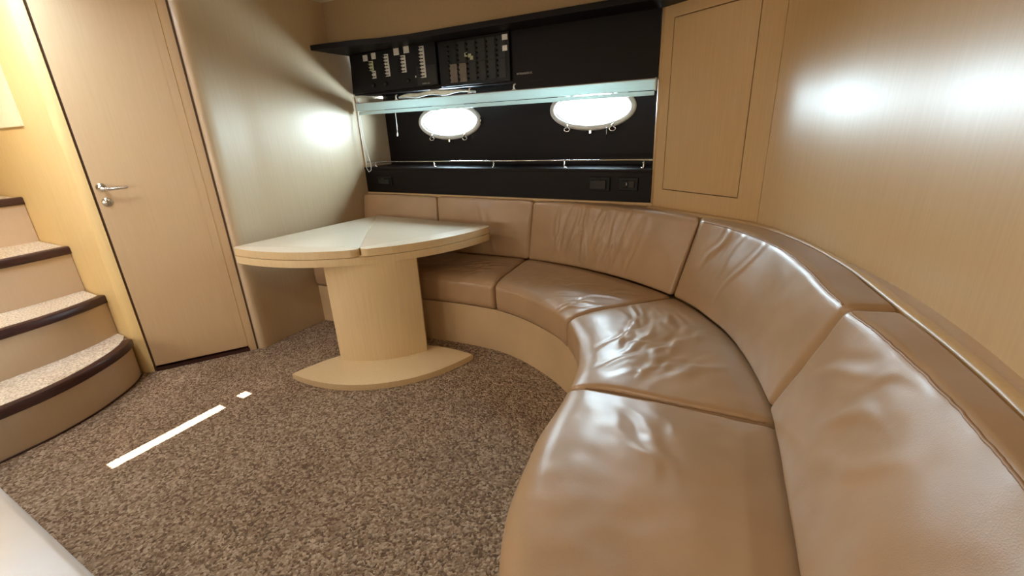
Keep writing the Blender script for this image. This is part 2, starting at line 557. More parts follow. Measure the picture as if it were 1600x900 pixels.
# ledge between sofa backs and the wall, rounded front nosing
s0 = 0.0
Wp = []; Rp = []
V = []; Fc = []
n = 110
for i in range(n):
    s = i / (n - 1)
    wpt = W.at(s * (W.L - 0.02))
    # ledge front = nearest point on the rear line of the cushions, kept inside the wall
    rs = R_.near(wpt) if wpt[1] > -0.4 else None
    rp = R_.at(rs) if rs is not None else np.array([0.44, wpt[1]])
    d_ = wpt - rp; dist = np.hypot(*d_)
    if dist < 0.006:
        rp = wpt - np.array([0.004, 0.006])
        d_ = wpt - rp; dist = np.hypot(*d_)
    u = d_ / dist
    rad = min(0.014, dist * 0.5)
    prof = [(0.002, 0.60), (0.002, 0.873 - rad)]
    for k in range(1, 6):
        a = k / 5 * PI / 2
        prof.append((0.002 + rad * (1 - math.cos(a)), 0.873 - rad + rad * math.sin(a)))
    lipw = min(0.026, dist * 0.5)
    prof.append((lipw, 0.873)); prof.append((lipw + 0.0015, 0.8695)); prof.append((lipw + 0.003, 0.8688))
    prof.append((dist + 0.004, 0.8688))
    for (o_, z) in prof:
        V.append((rp[0] + u[0] * o_, rp[1] + u[1] * o_, z))
k_ = 11
for i in range(n - 1):
    for j in range(k_ - 1):
        a = i * k_ + j
        Fc.append((a, a + 1, a + k_ + 1, a + k_))
lg = mesh('trim_2', V, Fc, M['wall'])
autosmooth(lg, 50); struct(lg)
# door wall ------------------------------------------------------------
D0 = Vector((-3.166, 1.075, 0)); D1 = Vector((-2.880, 1.4985, 0)); DE = Vector((-2.855, 1.5355, 0))
du = (DE - D0).normalized(); dn = Vector((du.y, -du.x, 0))     # dn points into the room
DW = (D1 - D0).length


def dpt(s, n, z):
    return D0 + du * s + dn * n + Vector((0, 0, z))


def dbox(name, s0, s1, n0, n1, z0, z1, material, parent=None, bev=0.0):
    bm = bmesh.new(); bm_box(bm, (s0, n0, z0), (s1, n1, z1), bev)
    mt = Matrix(((du.x, dn.x, 0, D0.x), (du.y, dn.y, 0, D0.y), (0, 0, 1, 0), (0, 0, 0, 1)))
    bm.transform(mt)
    if parent is not None:
        bm.transform(Matrix.Translation(-off(parent)))
    return from_bm(name, bm, material, parent)


# jamb between door and stairs with rounded corner, then the stairwell side wall
cr = []
cr.append(tuple(dpt(-0.008, 0, 0))[:2])
p_a = dpt(-0.012, 0, 0)
# blend the direction (-du) to (-1,0)
a0 = math.atan2(-du.y, -du.x); a1 = -PI
cur = np.array([p_a.x, p_a.y])
nst = 14
for k in range(nst):
    a = a0 + (a1 - a0) * (k + 0.5) / nst
    cur = cur + np.array([math.cos(a), math.sin(a)]) * 0.0055
    cr.append(tuple(cur))
YS = cur[1]
cr += [(x, YS) for x in np.linspace(cur[0] - 0.1, -5.4, 8)]
struct(strip_wall('wall_stairs', cr, 0, CEIL, M['wallwarm'], 0.05, -1))
# strip between door and bulkhead
wd = strip_wall('wall_entry', [tuple(dpt(DW + 0.006, 0, 0))[:2], tuple(dpt(DW + 0.02, 0, 0))[:2], tuple(DE)[:2]], 0, CEIL, M['door'], 0.05, 1)
struct(wd)
dbox('header', -0.01, DW + 0.01, -0.05, 0.0, 2.12, CEIL, M['door'], wd)
dbox('backing', -0.06, DW + 0.06, -0.06, -0.045, 0, CEIL, M['gap'], wd)
dbox('hinge_lipping', DW - 0.0005, DW + 0.0065, -0.03, -0.0015, 0, 2.12, M['wall'], wd)
dbox('corner_groove', DW + 0.044, DW + 0.052, -0.01, 0.003, 0, CEIL, M['gap'], wd)
dr = struct(dbox('door_1', 0.004, DW - 0.001, -0.04, 0.0, 0.035, 2.11, M['door'], None, 0.002))
dbox('threshold', 0.0, DW + 0.004, -0.03, 0.006, 0.0, 0.022, M['trimdark'], dr)
dbox('door_seal', -0.008, 0.003, -0.03, -0.008, 0.0, 2.11, M['gap'], dr)
# lipping strip down the hinge side of the door
dbox('lipping', DW - 0.045, DW - 0.043, -0.002, 0.0008, 0.04, 2.10, M['wall'], dr)


def door_pt(s, n, z):
    return dpt(s, n, z)


HS, HZ = 0.040, 1.125
lathe('handle_rose', door_pt(HS, 0, HZ), dn, [(0, 0.024), (0.004, 0.024), (0.008, 0.020), (0.009, 0.010), (0.040, 0.009)], M['chrome'], dr, 24)
tube('handle_lever', [door_pt(HS, 0.036, HZ), door_pt(HS + 0.004, 0.046, HZ), door_pt(HS + 0.02, 0.050, HZ - 0.004), door_pt(HS + 0.05, 0.049, HZ - 0.009),
                      door_pt(HS + 0.085, 0.048, HZ - 0.008), door_pt(HS + 0.118, 0.046, HZ - 0.006), door_pt(HS + 0.126, 0.045, HZ - 0.006)],
     [0.009, 0.009, 0.0085, 0.0075, 0.0075, 0.007, 0.004], M['chrome'], dr, 12)
HZ2 = 1.045
lathe('lock_rose', door_pt(HS + 0.005, 0, HZ2), dn, [(0, 0.024), (0.004, 0.024), (0.008, 0.019), (0.0085, 0.0)], M['satin'], dr, 24)
tube('lock_snib', [door_pt(HS + 0.005, 0.008, HZ2 - 0.012), door_pt(HS + 0.005, 0.018, HZ2 - 0.010), door_pt(HS + 0.005, 0.018, HZ2 + 0.010), door_pt(HS + 0.005, 0.008, HZ2 + 0.012)],
     0.0045, M['chrome'], dr, 8)

# padded panel high on the stairwell wall
pd = prism('stairwell_panel', [(-5.3, YS - 0.012), (-3.60, YS - 0.012), (-3.60, YS + 0.0), (-5.3, YS + 0.0)], 1.455, 2.16, M['pad'], None, 0.004)
tag(pd, 'cream padded panel high on the stairwell wall above the steps', 'wall panel')

# room behind the camera -------------------------------------------------
struct(box('wall_rear', (-5.4, -1.65, 0), (0.9, -1.6, CEIL), M['wall']))
struct(box('wall_aft', (-5.45, -1.8, 0), (-5.4, 3.3, CEIL), M['wall']))

# ------------------------------------------------------------------ back niche
def ellipse_wall(name, x0, x1, z0, z1, y, th, holes, material, parent=None):
    """vertical slab with elliptical holes"""
    V = []; Fc = []
    cuts = [x0]
    for (cx, cz, rx, rz) in holes:
        cuts += [cx - rx - 0.03, cx + rx + 0.03]
    cuts.append(x1)

    def quad(a, b_, c, d_):
        for yy in (y,):
            i = len(V)
            V.extend([(a[0], yy, a[1]), (b_[0], yy, b_[1]), (c[0], yy, c[1]), (d_[0], yy, d_[1])])
            Fc.append((i, i + 1, i + 2, i + 3))
    for i in range(0, len(cuts) - 1, 2):
        quad((cuts[i], z0), (cuts[i + 1], z0), (cuts[i + 1], z1), (cuts[i], z1))
    nseg = 64
    for (cx, cz, rx, rz) in holes:
        hx = rx + 0.03
        for k in range(nseg):
            pts = []
            for kk in (k, k + 1):
                a = 2 * PI * kk / nseg
                c, s = math.cos(a), math.sin(a)
                e = (cx + rx * c, cz + rz * s)
                sq = 1e9
                if abs(c) > 1e-6: sq = min(sq, hx / abs(c))
                lim = (z1 - cz) if s > 0 else (cz - z0)
                if abs(s) > 1e-6: sq = min(sq, lim / abs(s))
                pts.append((e, (cx + sq * c, cz + sq * s)))
            quad(pts[0][0], pts[1][0], pts[1][1], pts[0][1])
            i = len(V)
            V.extend([(pts[0][0][0], y, pts[0][0][1]), (pts[1][0][0], y, pts[1][0][1]), (pts[1][0][0], y + th, pts[1][0][1]), (pts[0][0][0], y + th, pts[0][0][1])])
            Fc.append((i, i + 1, i + 2, i + 3))
        # corner fans
        for sx in (-1, 1):
            for zz in (z0, z1):
                lim = abs(zz - cz)
                a = math.atan2(lim, hx)
                # triangle fan between the two boundary samples around the corner
                k0 = math.floor(a / (2 * PI / nseg)); aa, bb = k0 * 2 * PI / nseg, (k0 + 1) * 2 * PI / nseg
                P1 = (cx + sx * hx, cz + (1 if zz > cz else -1) * hx * math.tan(aa))
                P2 = (cx + sx * lim / math.tan(bb), zz)
                i = len(V)
                V.extend([(P1[0], y, P1[1]), (cx + sx * hx, y, zz), (P2[0], y, zz)])
                Fc.append((i, i + 1, i + 2))
    me = bpy.data.meshes.new(name); me.from_pydata(V, [], Fc)
    bm = bmesh.new(); bm.from_mesh(me)
    bmesh.ops.remove_doubles(bm, verts=bm.verts, dist=1e-5)
    bmesh.ops.recalc_face_normals(bm, faces=bm.faces)
    bm.to_mesh(me); bm.free()
    return link(name, me, material, parent)


PH = [(-2.190, 1.398, 0.272, 0.112), (-1.040, 1.432, 0.272, 0.115)]
nw = struct(ellipse_wall('wall_niche', XL + 0.02, -0.56, 1.0, 1.72, YN, 0.11, PH, M['dark']))
# shelf and the dark panel beneath it
struct(box('trim_4', (XL + 0.002, YB - 0.004, 1.060), (-0.567, YN, 1.078), M['dark'], None, 0.003))
struct(box('trim_5', (XL + 0.004, YB, 0.884), (-0.567, YB + 0.02, 1.060), M['dark'], None, 0.001))
# beige lip under the dark panel
struct(box('trim_6', (XL, YB - 0.006, 0.862), (-0.55, YB + 0.02, 0.883), M['wall'], None, 0.003))

for i, (cx, cz, rx, rz) in enumerate(PH):
    bm = bmesh.new(); seg = 64
    prof = [(1.0, 0.0, 0.010), (1.02, 0.0, -0.012), (1.0, 0, 0)]
    ring_prof = [(-0.012, 0.03), (-0.014, -0.010), (-0.004, -0.018), (0.014, -0.018), (0.022, -0.008), (0.022, 0.0)]
    rings = []
    for (dr_, dy_) in ring_prof:
        rings.append([bm.verts.new((cx + (rx + dr_) * math.cos(2 * PI * k / seg), YN + dy_, cz + (rz + dr_) * math.sin(2 * PI * k / seg))) for k in range(seg)])
    for A, B in zip(rings, rings[1:]):
        for k in range(seg):
            bm.faces.new((A[k], A[(k + 1) % seg], B[(k + 1) % seg], B[k]))
    wo = from_bm('window_%d' % (i + 1), bm, M['white'], None, True)
    struct(wo)
    # inner gasket ring
    tube('gasket', [(cx + (rx - 0.016) * math.cos(2 * PI * k / 48), YN + 0.004, cz + (rz - 0.016) * math.sin(2 * PI * k / 48)) for k in range(49)], 0.006, M['satin'], wo, 8)
    bm = bmesh.new()
    vs = [bm.verts.new((cx + (rx - 0.008) * math.cos(2 * PI * k / seg), YN + 0.02, cz + (rz - 0.008) * math.sin(2 * PI * k / seg))) for k in range(seg)]
    bm.faces.new(vs)
    from_bm('pane', bm, M['glass'], wo)
    # latches on the lower rim
    for a in (-125, -58):
        ar = math.radians(a)
        lx, lz = cx + (rx + 0.012) * math.cos(ar), cz + (rz + 0.012) * math.sin(ar)
        bm = bmesh.new()
        tube_bm(bm, [(lx, YN - 0.012, lz + 0.012), (lx, YN - 0.032, lz), (lx, YN - 0.030, lz - 0.014)], 0.006, 8)
        tube_bm(bm, [(lx + 0.020 * math.cos(t), YN - 0.024, lz - 0.022 + 0.013 * math.sin(t)) for t in np.linspace(0, 2 * PI, 17)], 0.004, 6, cap=False)
        from_bm('latch', bm, M['chrome'], wo, True)
    bm = bmesh.new()
    bm_box(bm, (cx - 0.008, YN - 0.024, cz - rz - 0.040), (cx + 0.008, YN, cz - rz - 0.02), 0.002)
    from_bm('catch', bm, M['chrome'], wo)
    if i == 1:
        tube('latch_pin', [(cx + 0.115, YN - 0.03, cz - rz - 0.005), (cx + 0.113, YN - 0.03, cz - rz - 0.072)], 0.003, M['chrome'], wo, 6)
    else:
        tube('hinge_pin', [(cx + rx + 0.026, YN - 0.015, cz - 0.025), (cx + rx + 0.026, YN - 0.015, cz + 0.015)], 0.005, M['chrome'], wo, 6)

# guard rail on the shelf edge
rl = thing('guard_rail', 'thin chrome guard rail on short posts along the dark shelf below the portholes', 'rail', (-1.7, YB + 0.018, 1.078))
tube('rail', [(XL + 0.02, YB + 0.018, 1.118), (-1.7, YB + 0.018, 1.124), (-0.568, YB + 0.018, 1.128)], 0.0045, M['chrome'], rl, 10)
for x in (-2.74, -2.155, -1.64, -1.118, -0.620):
    sgn = 1 if x < -1.9 or x == -1.118 else -1
    tube('post', [(x, YB + 0.018, 1.121), (x, YB + 0.018, 1.086), (x + sgn * 0.004, YB + 0.018, 1.082), (x + sgn * 0.016, YB + 0.018, 1.0815)], 0.0045, M['chrome'], rl, 8)

# sockets in the lower dark panel
def socket(x0, x1, z0, z1, label, kind):
    t = thing('socket', label, 'socket', ((x0 + x1) / 2, YB, z0))
    box('cover_plate', (x0, YB - 0.010, z0), (x1, YB + 0.001, z1), M['black'], t, 0.004, 3)
    if kind == 'flap':
        box('flap', (x0 + 0.012, YB - 0.020, z0 + 0.010), (x1 - 0.022, YB - 0.009, z1 - 0.018), M['grey'], t, 0.005, 3)
        box('flap_catch', (x0 + 0.045, YB - 0.022, z1 - 0.018), (x0 + 0.075, YB - 0.009, z1 - 0.010), M['grey'], t, 0.002)
    else:
        mx_ = (x0 + x1) / 2
        box('rocker', (x0 + 0.020, YB - 0.016, z0 + 0.016), (mx_ - 0.004, YB - 0.009, z1 - 0.018), M['black'], t, 0.003)
        box('rocker', (mx_ + 0.004, YB - 0.016, z0 + 0.016), (x1 - 0.020, YB - 0.009, z1 - 0.018), M['grey'], t, 0.003)
        box('indicator', (mx_ - 0.010, YB - 0.0175, z0 + 0.030), (mx_ - 0.006, YB - 0.014, z1 - 0.030), M['label'], t)


socket(-0.945, -0.810, 0.945, 1.030, 'black flap-covered socket in the dark panel, left of the pair near the right wall', 'flap')
socket(-0.758, -0.640, 0.952, 1.030, 'black double switch plate in the dark panel, nearest the right wall', 'rocker')
socket(-2.715, -2.570, 0.940, 1.005, 'black socket at the left end of the dark panel under the cord loop', 'flap')

# ------------------------------------------------------------------ overhead
ZB, ZT = 1.90, 1.925
struct(prism('trim_7', [(XL + 0.001, 2.38), (-2.72, 2.40), (-2.5, 2.44), (-2.3, 2.50), (-2.1, 2.53), (-0.36, 2.53), (-0.36, 3.1), (XL + 0.001, 3.1)], 1.888, 1.920, M['dark'], None, 0.004))
struct(box('wall_soffit', (XL + 0.001, 2.552, 1.920), (0.3, 3.1, CEIL), M['vinyl']))
oc = thing('overhead_cabinet', 'long dark wenge cabinet front above the roller blind, lettered near its middle', 'cabinet', (-1.7, YB, 1.55))
d = off(oc)
# front board with bottom edge rising to the left
V = []
for y in (YB, YB + 0.025):
    for (x, z) in ((XL + 0.022, 1.612), (-1.46, 1.60), (-1.44, 1.560), (-0.568, 1.547), (-0.568, 1.89), (XL + 0.022, 1.89)):
        V.append((x - d.x, y - d.y, z - d.z))
Fc = [(0, 1, 2, 3, 4, 5), (6, 7, 8, 9, 10, 11)] + [(i, (i + 1) % 6, (i + 1) % 6 + 6, i + 6) for i in range(6)]
mesh('front_board', V, Fc, M['dark'], oc)
box('underside', (XL + 0.022, YB + 0.02, 1.615), (-0.568, YN - 0.003, 1.63), M['dark'], oc)


def glyphs(name, x0, z0, ww, h, n, material, parent, y):
    """small flat printed characters"""
    rnd = random.Random(int(abs(x0) * 1000))
    bm = bmesh.new(); d = off(parent)
    step = ww / n
    for k in range(n):
        if rnd.random() < 0.1:
            continue
        a = x0 + k * step
        bm_box(bm, Vector((a, y - 0.0006, z0)) - d, Vector((a + step * 0.18, y, z0 + h)) - d)
        if rnd.random() < 0.7:
            bm_box(bm, Vector((a, y - 0.0006, z0 + h * 0.82)) - d, Vector((a + step * 0.7, y, z0 + h)) - d)
        if rnd.random() < 0.7:
            bm_box(bm, Vector((a, y - 0.0006, z0)) - d, Vector((a + step * 0.7, y, z0 + h * 0.18)) - d)
        if rnd.random() < 0.5:
            bm_box(bm, Vector((a + step * 0.52, y - 0.0006, z0)) - d, Vector((a + step * 0.7, y, z0 + h)) - d)
    return from_bm(name, bm, material, parent)


glyphs('lettering', -1.434, 1.643, 0.115, 0.010, 15, M['label'], oc, YB)
glyphs('lettering', -1.335, 1.598, 0.085, 0.007, 12, M['grey'], oc, YB)

# breaker panel on the left
bp = thing('breaker_panel', 'black breaker panel with pale label strips at the left end of the dark cabinet', 'panel', (-2.4, YB - 0.03, 1.62))
V = []; d = off(bp)
for y in (YB - 0.03, YB - 0.001):
    for (x, z) in ((-2.825, 1.622), (-2.015, 1.632), (-2.015, 1.888), (-2.31, 1.888), (-2.33, 1.915 - 0.03), (-2.80, 1.882)):
        V.append((x - d.x, y - d.y, z - d.z))
mesh('panel_plate', V, Fc, M['black'], bp)
YP = YB - 0.03


def lab(name, x, z, ww, h, material, parent=bp, y=YP, t=0.002):
    return box(name, (x, y - t, z), (x + ww, y + 0.0003, z + h), material, parent)


for (x, z, ww, h, mt) in ((-2.672, 1.832, 0.045, 0.040, M['label']), (-2.588, 1.838, 0.042, 0.040, M['label']),
                          (-2.375, 1.842, 0.048, 0.043, M['label']), (-2.285, 1.846, 0.048, 0.042, M['label'])):
    b_ = lab('label_square', x, z, ww, h, mt)
# four label strips with a row of breakers beside each
for (x, z0, z1, mt, wd_) in ((-2.625, 1.765, 1.828, M['labely'], 0.045), (-2.605, 1.712, 1.762, M['label'], 0.040), (-2.475, 1.715, 1.858, M['label'], 0.046),
                             (-2.322, 1.728, 1.836, M['label'], 0.046), (-2.155, 1.682, 1.875, M['label'], 0.046)):
    st = lab('label_strip', x, z0, wd_, z1 - z0, mt)
    n = max(2, int((z1 - z0) / 0.020))
    bm = bmesh.new(); d = off(bp)
    for k in range(n):
        zc = z0 + (k + 0.5) * (z1 - z0) / n
        bm_box(bm, Vector((x - 0.014, YP - 0.012, zc - 0.006)) - d, Vector((x + 0.010, YP - 0.001, zc + 0.006)) - d, 0.001)
        bm_box(bm, Vector((x + 0.014, YP - 0.0028, zc - 0.003)) - d, Vector((x + 0.034, YP - 0.0015, zc + 0.003)) - d)
    from_bm('breaker_row', bm, M['black'], bp)
for (x, z) in ((-2.60, 1.668), (-2.48, 1.668), (-2.27, 1.672)):
    lathe('knob', (x, YP, z), (0, -1, 0), [(0, 0.014), (0.012, 0.013), (0.014, 0.010), (0.014, 0.0)], M['grey'], bp, 16)
lab('status_light', -2.205, 1.688, 0.008, 0.012, M['label'])
lab('lower_plate', -2.19, 1.636, 0.165, 0.12, M['grey'], t=0.001)
glyphs('lettering', -2.155, 1.642, 0.07, 0.007, 9, M['label'], bp, YP - 0.0012)

# switch panel on the right of it
sp = thing('switch_panel', 'charcoal switch panel with rows of small toggles and two white squares', 'panel', (-1.7, YB - 0.02, 1.60))
YQ = YB - 0.022
box('panel_plate', (-2.0, YQ, 1.612), (-1.462, YB - 0.001, 1.886), M['black'], sp, 0.002)
cols = [-1.915, -1.842, -1.768, -1.695, -1.622, -1.548]
stripm = [[M['tan'], M['black']], [M['grey'], M['grey']], [M['grey'], M['grey']], [M['grey'], M['grey']], [M['grey'], M['grey']], [M['grey'], M['grey']]]
rnd = random.Random(3)
toggle_me = None
for ci, cx in enumerate(cols):
    ztop = 1.868
    zsplit = 1.745
    box('label_strip', (cx, YQ - 0.002, zsplit + 0.002), (cx + 0.058, YQ, ztop), M['black'] if ci == 0 else M['grey'], sp)
    box('label_strip', (cx, YQ - 0.002, 1.632), (cx + 0.058, YQ, zsplit - 0.002), M['tan'] if ci < 2 else M['grey'], sp)
    for k in range(8):
        z = 1.648 + k * 0.0285
        if toggle_me is None:
            bm = bmesh.new()
            bm_box(bm, (-0.006, -0.010, -0.006), (0.006, 0, 0.006), 0.0015)
            bm_box(bm, (-0.003, -0.018, 0.0), (0.003, -0.008, 0.005))
            o = from_bm('toggle', bm, M['black'], sp); toggle_me = o.data
        else:
            o = bpy.data.objects.new('toggle', toggle_me); COL.objects.link(o); o.parent = sp
        o.location = Vector((cx - 0.002, YQ - 0.002, z)) - off(sp)
bm = bmesh.new(); d = off(sp)
for (x, z, a) in ((-1.762, 1.782, 0.0), (-1.748, 1.768, 0.6), (-1.79, 1.79, 0.3)):
    bm_box(bm, Vector((x, YQ - 0.0035, z - 0.012)) - d, Vector((x + 0.022, YQ - 0.002, z + 0.010)) - d)
from_bm('torn_label', bm, M['labely'], sp)
box('label_square', (-1.508, YQ - 0.003, 1.842), (-1.470, YQ - 0.0005, 1.872), M['white'], sp)
box('label_square', (-1.508, YQ - 0.003, 1.782), (-1.474, YQ - 0.0005, 1.812), M['white'], sp)

# roller blind
rb = thing('roller_blind', 'long pale roller blind cassette above the two portholes, fully rolled up', 'blind', (-1.7, YB, 1.47))
box('cassette', (XL + 0.05, YB - 0.030, 1.498), (-0.572, YB - 0.025, 1.556), M['blind'], rb, 0.002, 2)
box('cassette_top', (XL + 0.05, YB - 0.030, 1.552), (-0.572, YB - 0.003, 1.557), M['blindtop'], rb, 0.001, 2)
box('bottom_bar', (XL + 0.058, YB - 0.022, 1.472), (-0.578, YB - 0.004, 1.495), M['blind'], rb, 0.004, 2)
box('end_cap', (XL + 0.042, YB - 0.030, 1.494), (XL + 0.051, YB - 0.002, 1.560), M['white'], rb, 0.003)
box('end_cap', (-0.5735, YB - 0.030, 1.494), (-0.5685, YB - 0.002, 1.560), M['white'], rb, 0.002)
# bead chain loop at the left end
cp = [(XL + 0.052, YB - 0.034, 1.49), (XL + 0.054, YB - 0.034, 1.40), (XL + 0.060, YB - 0.034, 1.25), (XL + 0.072, YB - 0.034, 1.12), (XL + 0.066, YB - 0.034, 1.075),
      (XL + 0.085, YB - 0.034, 1.045), (XL + 0.112, YB - 0.034, 1.06), (XL + 0.12, YB - 0.034, 1.10), (XL + 0.105, YB - 0.034, 1.17), (XL + 0.082, YB - 0.034, 1.30), (XL + 0.072, YB - 0.034, 1.49)]
cc = []
for i in range(len(cp) - 1):
    for t in np.linspace(0, 1, 6, endpoint=False):
        cc.append(tuple(np.array(cp[i]) * (1 - t) + np.array(cp[i + 1]) * t))
cc.append(cp[-1])
tube('bead_chain', cc, 0.0022, M['white'], rb, 6)
tube('pull_cord', [(-2.44, YB - 0.015, 1.474), (-2.442, YB - 0.015, 1.36), (-2.445, YB - 0.015, 1.325)], [0.0022, 0.0022, 0.0022], M['white'], rb, 6)
tube('cord_toggle', [(-2.445, YB - 0.015, 1.332), (-2.446, YB - 0.015, 1.325), (-2.448, YB - 0.015, 1.312), (-2.448, YB - 0.015, 1.306)], [0.003, 0.0055, 0.0055, 0.003], M['white'], rb, 8)

# crumpled white cloth / tube lying on the cassette, with small hooks
bm = bmesh.new()
pts = []; rr = []
for k in range(30):
    t = k / 29
    pts.append((-2.40 + t * 0.66, YB - 0.002 + 0.006 * math.sin(t * 9), 1.572 + 0.012 * math.sin(t * PI) + 0.004 * math.sin(t * 17)))
    rr.append(0.006 + 0.016 * math.sin(min(1, t * 1.2) * PI) ** 0.7 * (0.75 + 0.25 * math.sin(t * 13)) if t < 0.82 else 0.007)
tube_bm(bm, pts, rr, 14)
cl = from_bm('rolled_cloth', bm, M['cloth'], None, True)
tag(cl, 'crumpled white cloth strip lying on top of the blind cassette', 'cloth')
for x, lb in ((-2.79, 'small white hook on the blind cassette at its left end by the bulkhead'), (-2.41, 'small white hook on the blind cassette at the left end of the crumpled cloth'),
              (-1.775, 'small white hook on the blind cassette under the switch panel'), (-1.44, 'small white hook on the blind cassette below the lettering')):
    bm = bmesh.new()
    tube_bm(bm, [(x, YB - 0.02, 1.556), (x, YB - 0.024, 1.575), (x + 0.006, YB - 0.026, 1.588), (x + 0.016, YB - 0.026, 1.590)], [0.006, 0.005, 0.0045, 0.003], 8)
    tube_bm(bm, [(x - 0.012, YB - 0.02, 1.558), (x + 0.012, YB - 0.02, 1.558)], 0.005, 8)
    tag(from_bm('hook', bm, M['white'], None, True), lb, 'hook')

# ------------------------------------------------------------------ staircase
st = thing('staircase', 'curved companionway steps with pale carpeted treads and dark nosings', 'stairs', (-3.2, 0.6, 0))
step1 = [(-2.93, -0.30), (-2.90, 0.0), (-2.885, 0.25), (-2.893, 0.42), (-2.905, 0.53), (-2.955, 0.69), (-3.045, 0.85), (-3.13, 0.955), (-3.205, 1.012)]
fronts = [
    (0.24, step1),
    (0.49, [(-3.27, -0.30), (-3.245, 0.1), (-3.24, 0.35), (-3.25, 0.55), (-3.275, 0.75), (-3.32, 0.90), (-3.385, YS - 0.003)]),
    (0.77, [(-3.60, -0.30), (-3.60, 0.2), (-3.60, 0.70), (-3.615, 0.87), (-3.64, YS - 0.003)]),
    (1.05, [(-4.05, -0.30), (-4.05, 0.3), (-4.06, 0.8), (-4.08, YS - 0.003)]),
]
zprev = 0.0
for si, (z, fr_) in enumerate(fronts):
    c = Curve2(fr_)
    F1 = c.at(np.linspace(0, c.L, 40))
    back = -4.5 - 0.2 * si if si < 3 else -5.35
    xb = min(fronts[si + 1][1][0][0] - 0.25, -3.5) if si < 3 else -5.35
    yend = F1[-1][1]
    plan = [tuple(p) for p in F1] + [(xb, yend), (xb, -0.30)]
    if si == 0:
        plan = [tuple(p) for p in F1] + [(-3.30, YS - 0.004), (xb, YS - 0.004), (xb, -0.30)]
    rs = prism('step', plan, 0.0, z - 0.012, M['riser'], st)
    autosmooth(rs, 40)
    # carpet tread and dark nosing follow the front line
    Tn = np.gradient(F1, axis=0); Tn /= np.linalg.norm(Tn, axis=1)[:, None]
    Nn = np.stack([Tn[:, 1], -Tn[:, 0]], -1)          # outwards (+x side)
    Fi = F1 - Nn * 0.030
    d = off(st)
    plan2 = [tuple(p) for p in Fi] + [(xb, yend), (xb, -0.30)]
    if si == 0:
        plan2 = [tuple(p) for p in Fi] + [(-3.30, YS - 0.004), (xb, YS - 0.004), (xb, -0.30)]
    prism('tread_carpet', plan2, z - 0.0125, z + 0.001, M['stair_carpet'], st, 0.003)
    bm = bmesh.new()
    prof = [(-0.032, 0.004), (-0.012, 0.005), (0.008, 0.003), (0.014, -0.005), (0.015, -0.036), (0.010, -0.042), (-0.004, -0.042), (-0.032, -0.012)]
    rings = []
    for p, nn in zip(F1, Nn):
        rings.append([bm.verts.new((p[0] + nn[0] * o_ - d.x, p[1] + nn[1] * o_ - d.y, z + h_ - d.z)) for (o_, h_) in prof])
    for A, B in zip(rings, rings[1:]):
        for k in range(len(prof)):
            bm.faces.new((A[k], A[(k + 1) % len(prof)], B[(k + 1) % len(prof)], B[k]))
    bm.faces.new(rings[0]); bm.faces.new(rings[-1])
    autosmooth(from_bm('nosing', bm, M['trimdark'], st), 40)
# dark skirting line at foot of the first step
c = Curve2(step1); F1 = c.at(np.linspace(0, c.L, 50))
tube('foot_seam', [(p[0] + 0.004, p[1] - 0.002, 0.004) for p in F1], 0.005, M['trimdark'], st, 8)

# ------------------------------------------------------------------ pale locker in the near left corner
lk = thing('locker', 'pale glossy lacquered locker top cut off by the lower left corner of the picture', 'locker', (-1.9, -0.2, 0))
box('body', (-2.75, -0.75, 0.0), (-0.98, 0.13, 0.46), M['lacquer'], lk, 0.01)
box('top', (-2.78, -0.78, 0.46), (-0.95, 0.165, 0.50), M['lacquer'], lk, 0.018, 4, True)

# ------------------------------------------------------------------ table
A = Vector((-2.610, 2.550, 0)); RT = 1.092
tb = thing('table', 'pale wooden quarter-round table with folding leaves on one broad column', 'table', (-1.9, 1.85, 0))


def round_corners(poly, rads, seg=6):
    out = []
    n = len(poly)
    for i in range(n):
        p = np.array(poly[i]); a = np.array(poly[i - 1]); b_ = np.array(poly[(i + 1) % n])
        r = rads.get(i, 0)
        if r == 0:
            out.append(tuple(p)); continue
        da = (a - p) / np.hypot(*(a - p)); db = (b_ - p) / np.hypot(*(b_ - p))
        p1 = p + da * r; p2 = p + db * r
        for t in np.linspace(0, 1, seg):
            out.append(tuple((1 - t) ** 2 * p1 + 2 * t * (1 - t) * p + t * t * p2))
    return out


def sector(a0, a1, r, c, g0=0.0, g1=0.0, corner=0.06, n=36, tip=0.02):
    """corner radii done by polar arc shortening near both ends"""
    pts = [(c[0], c[1])]
    ang = np.linspace(a0, a1, n)
    for a in ang:
        # distance along arc from each end
        e = min((a - a0) * r, (a1 - a) * r)
        cut = 0
        if e < corner:
            cut = corner - math.sqrt(max(0, corner ** 2 - (corner - e) ** 2))
        pts.append((c[0] + (r - cut * 0.9) * math.cos(a), c[1] + (r - cut * 0.9) * math.sin(a)))
    return pts


def ndense(a0, a1, r, corner, n=60):
    ends = np.linspace(0, 1, 16) ** 2 * corner * 1.1 / r
    mid = np.linspace(a0 + ends[-1], a1 - ends[-1], n)[1:-1]
    return np.concatenate([a0 + ends, mid, (a1 - ends)[::-1]])


def sector2(a0, a1, r, c, corner0, corner1):
    pts = [(c[0], c[1])]
    for a in ndense(a0, a1, r, max(corner0, corner1)):
        cut = 0
        e0, e1 = (a - a0) * r, (a1 - a) * r
        if e0 < corner0: cut = corner0 - math.sqrt(max(0, corner0 ** 2 - (corner0 - e0) ** 2))
        if e1 < corner1: cut = corner1 - math.sqrt(max(0, corner1 ** 2 - (corner1 - e1) ** 2))
        pts.append((c[0] + (r - cut) * math.cos(a), c[1] + (r - cut) * math.sin(a)))
    return pts


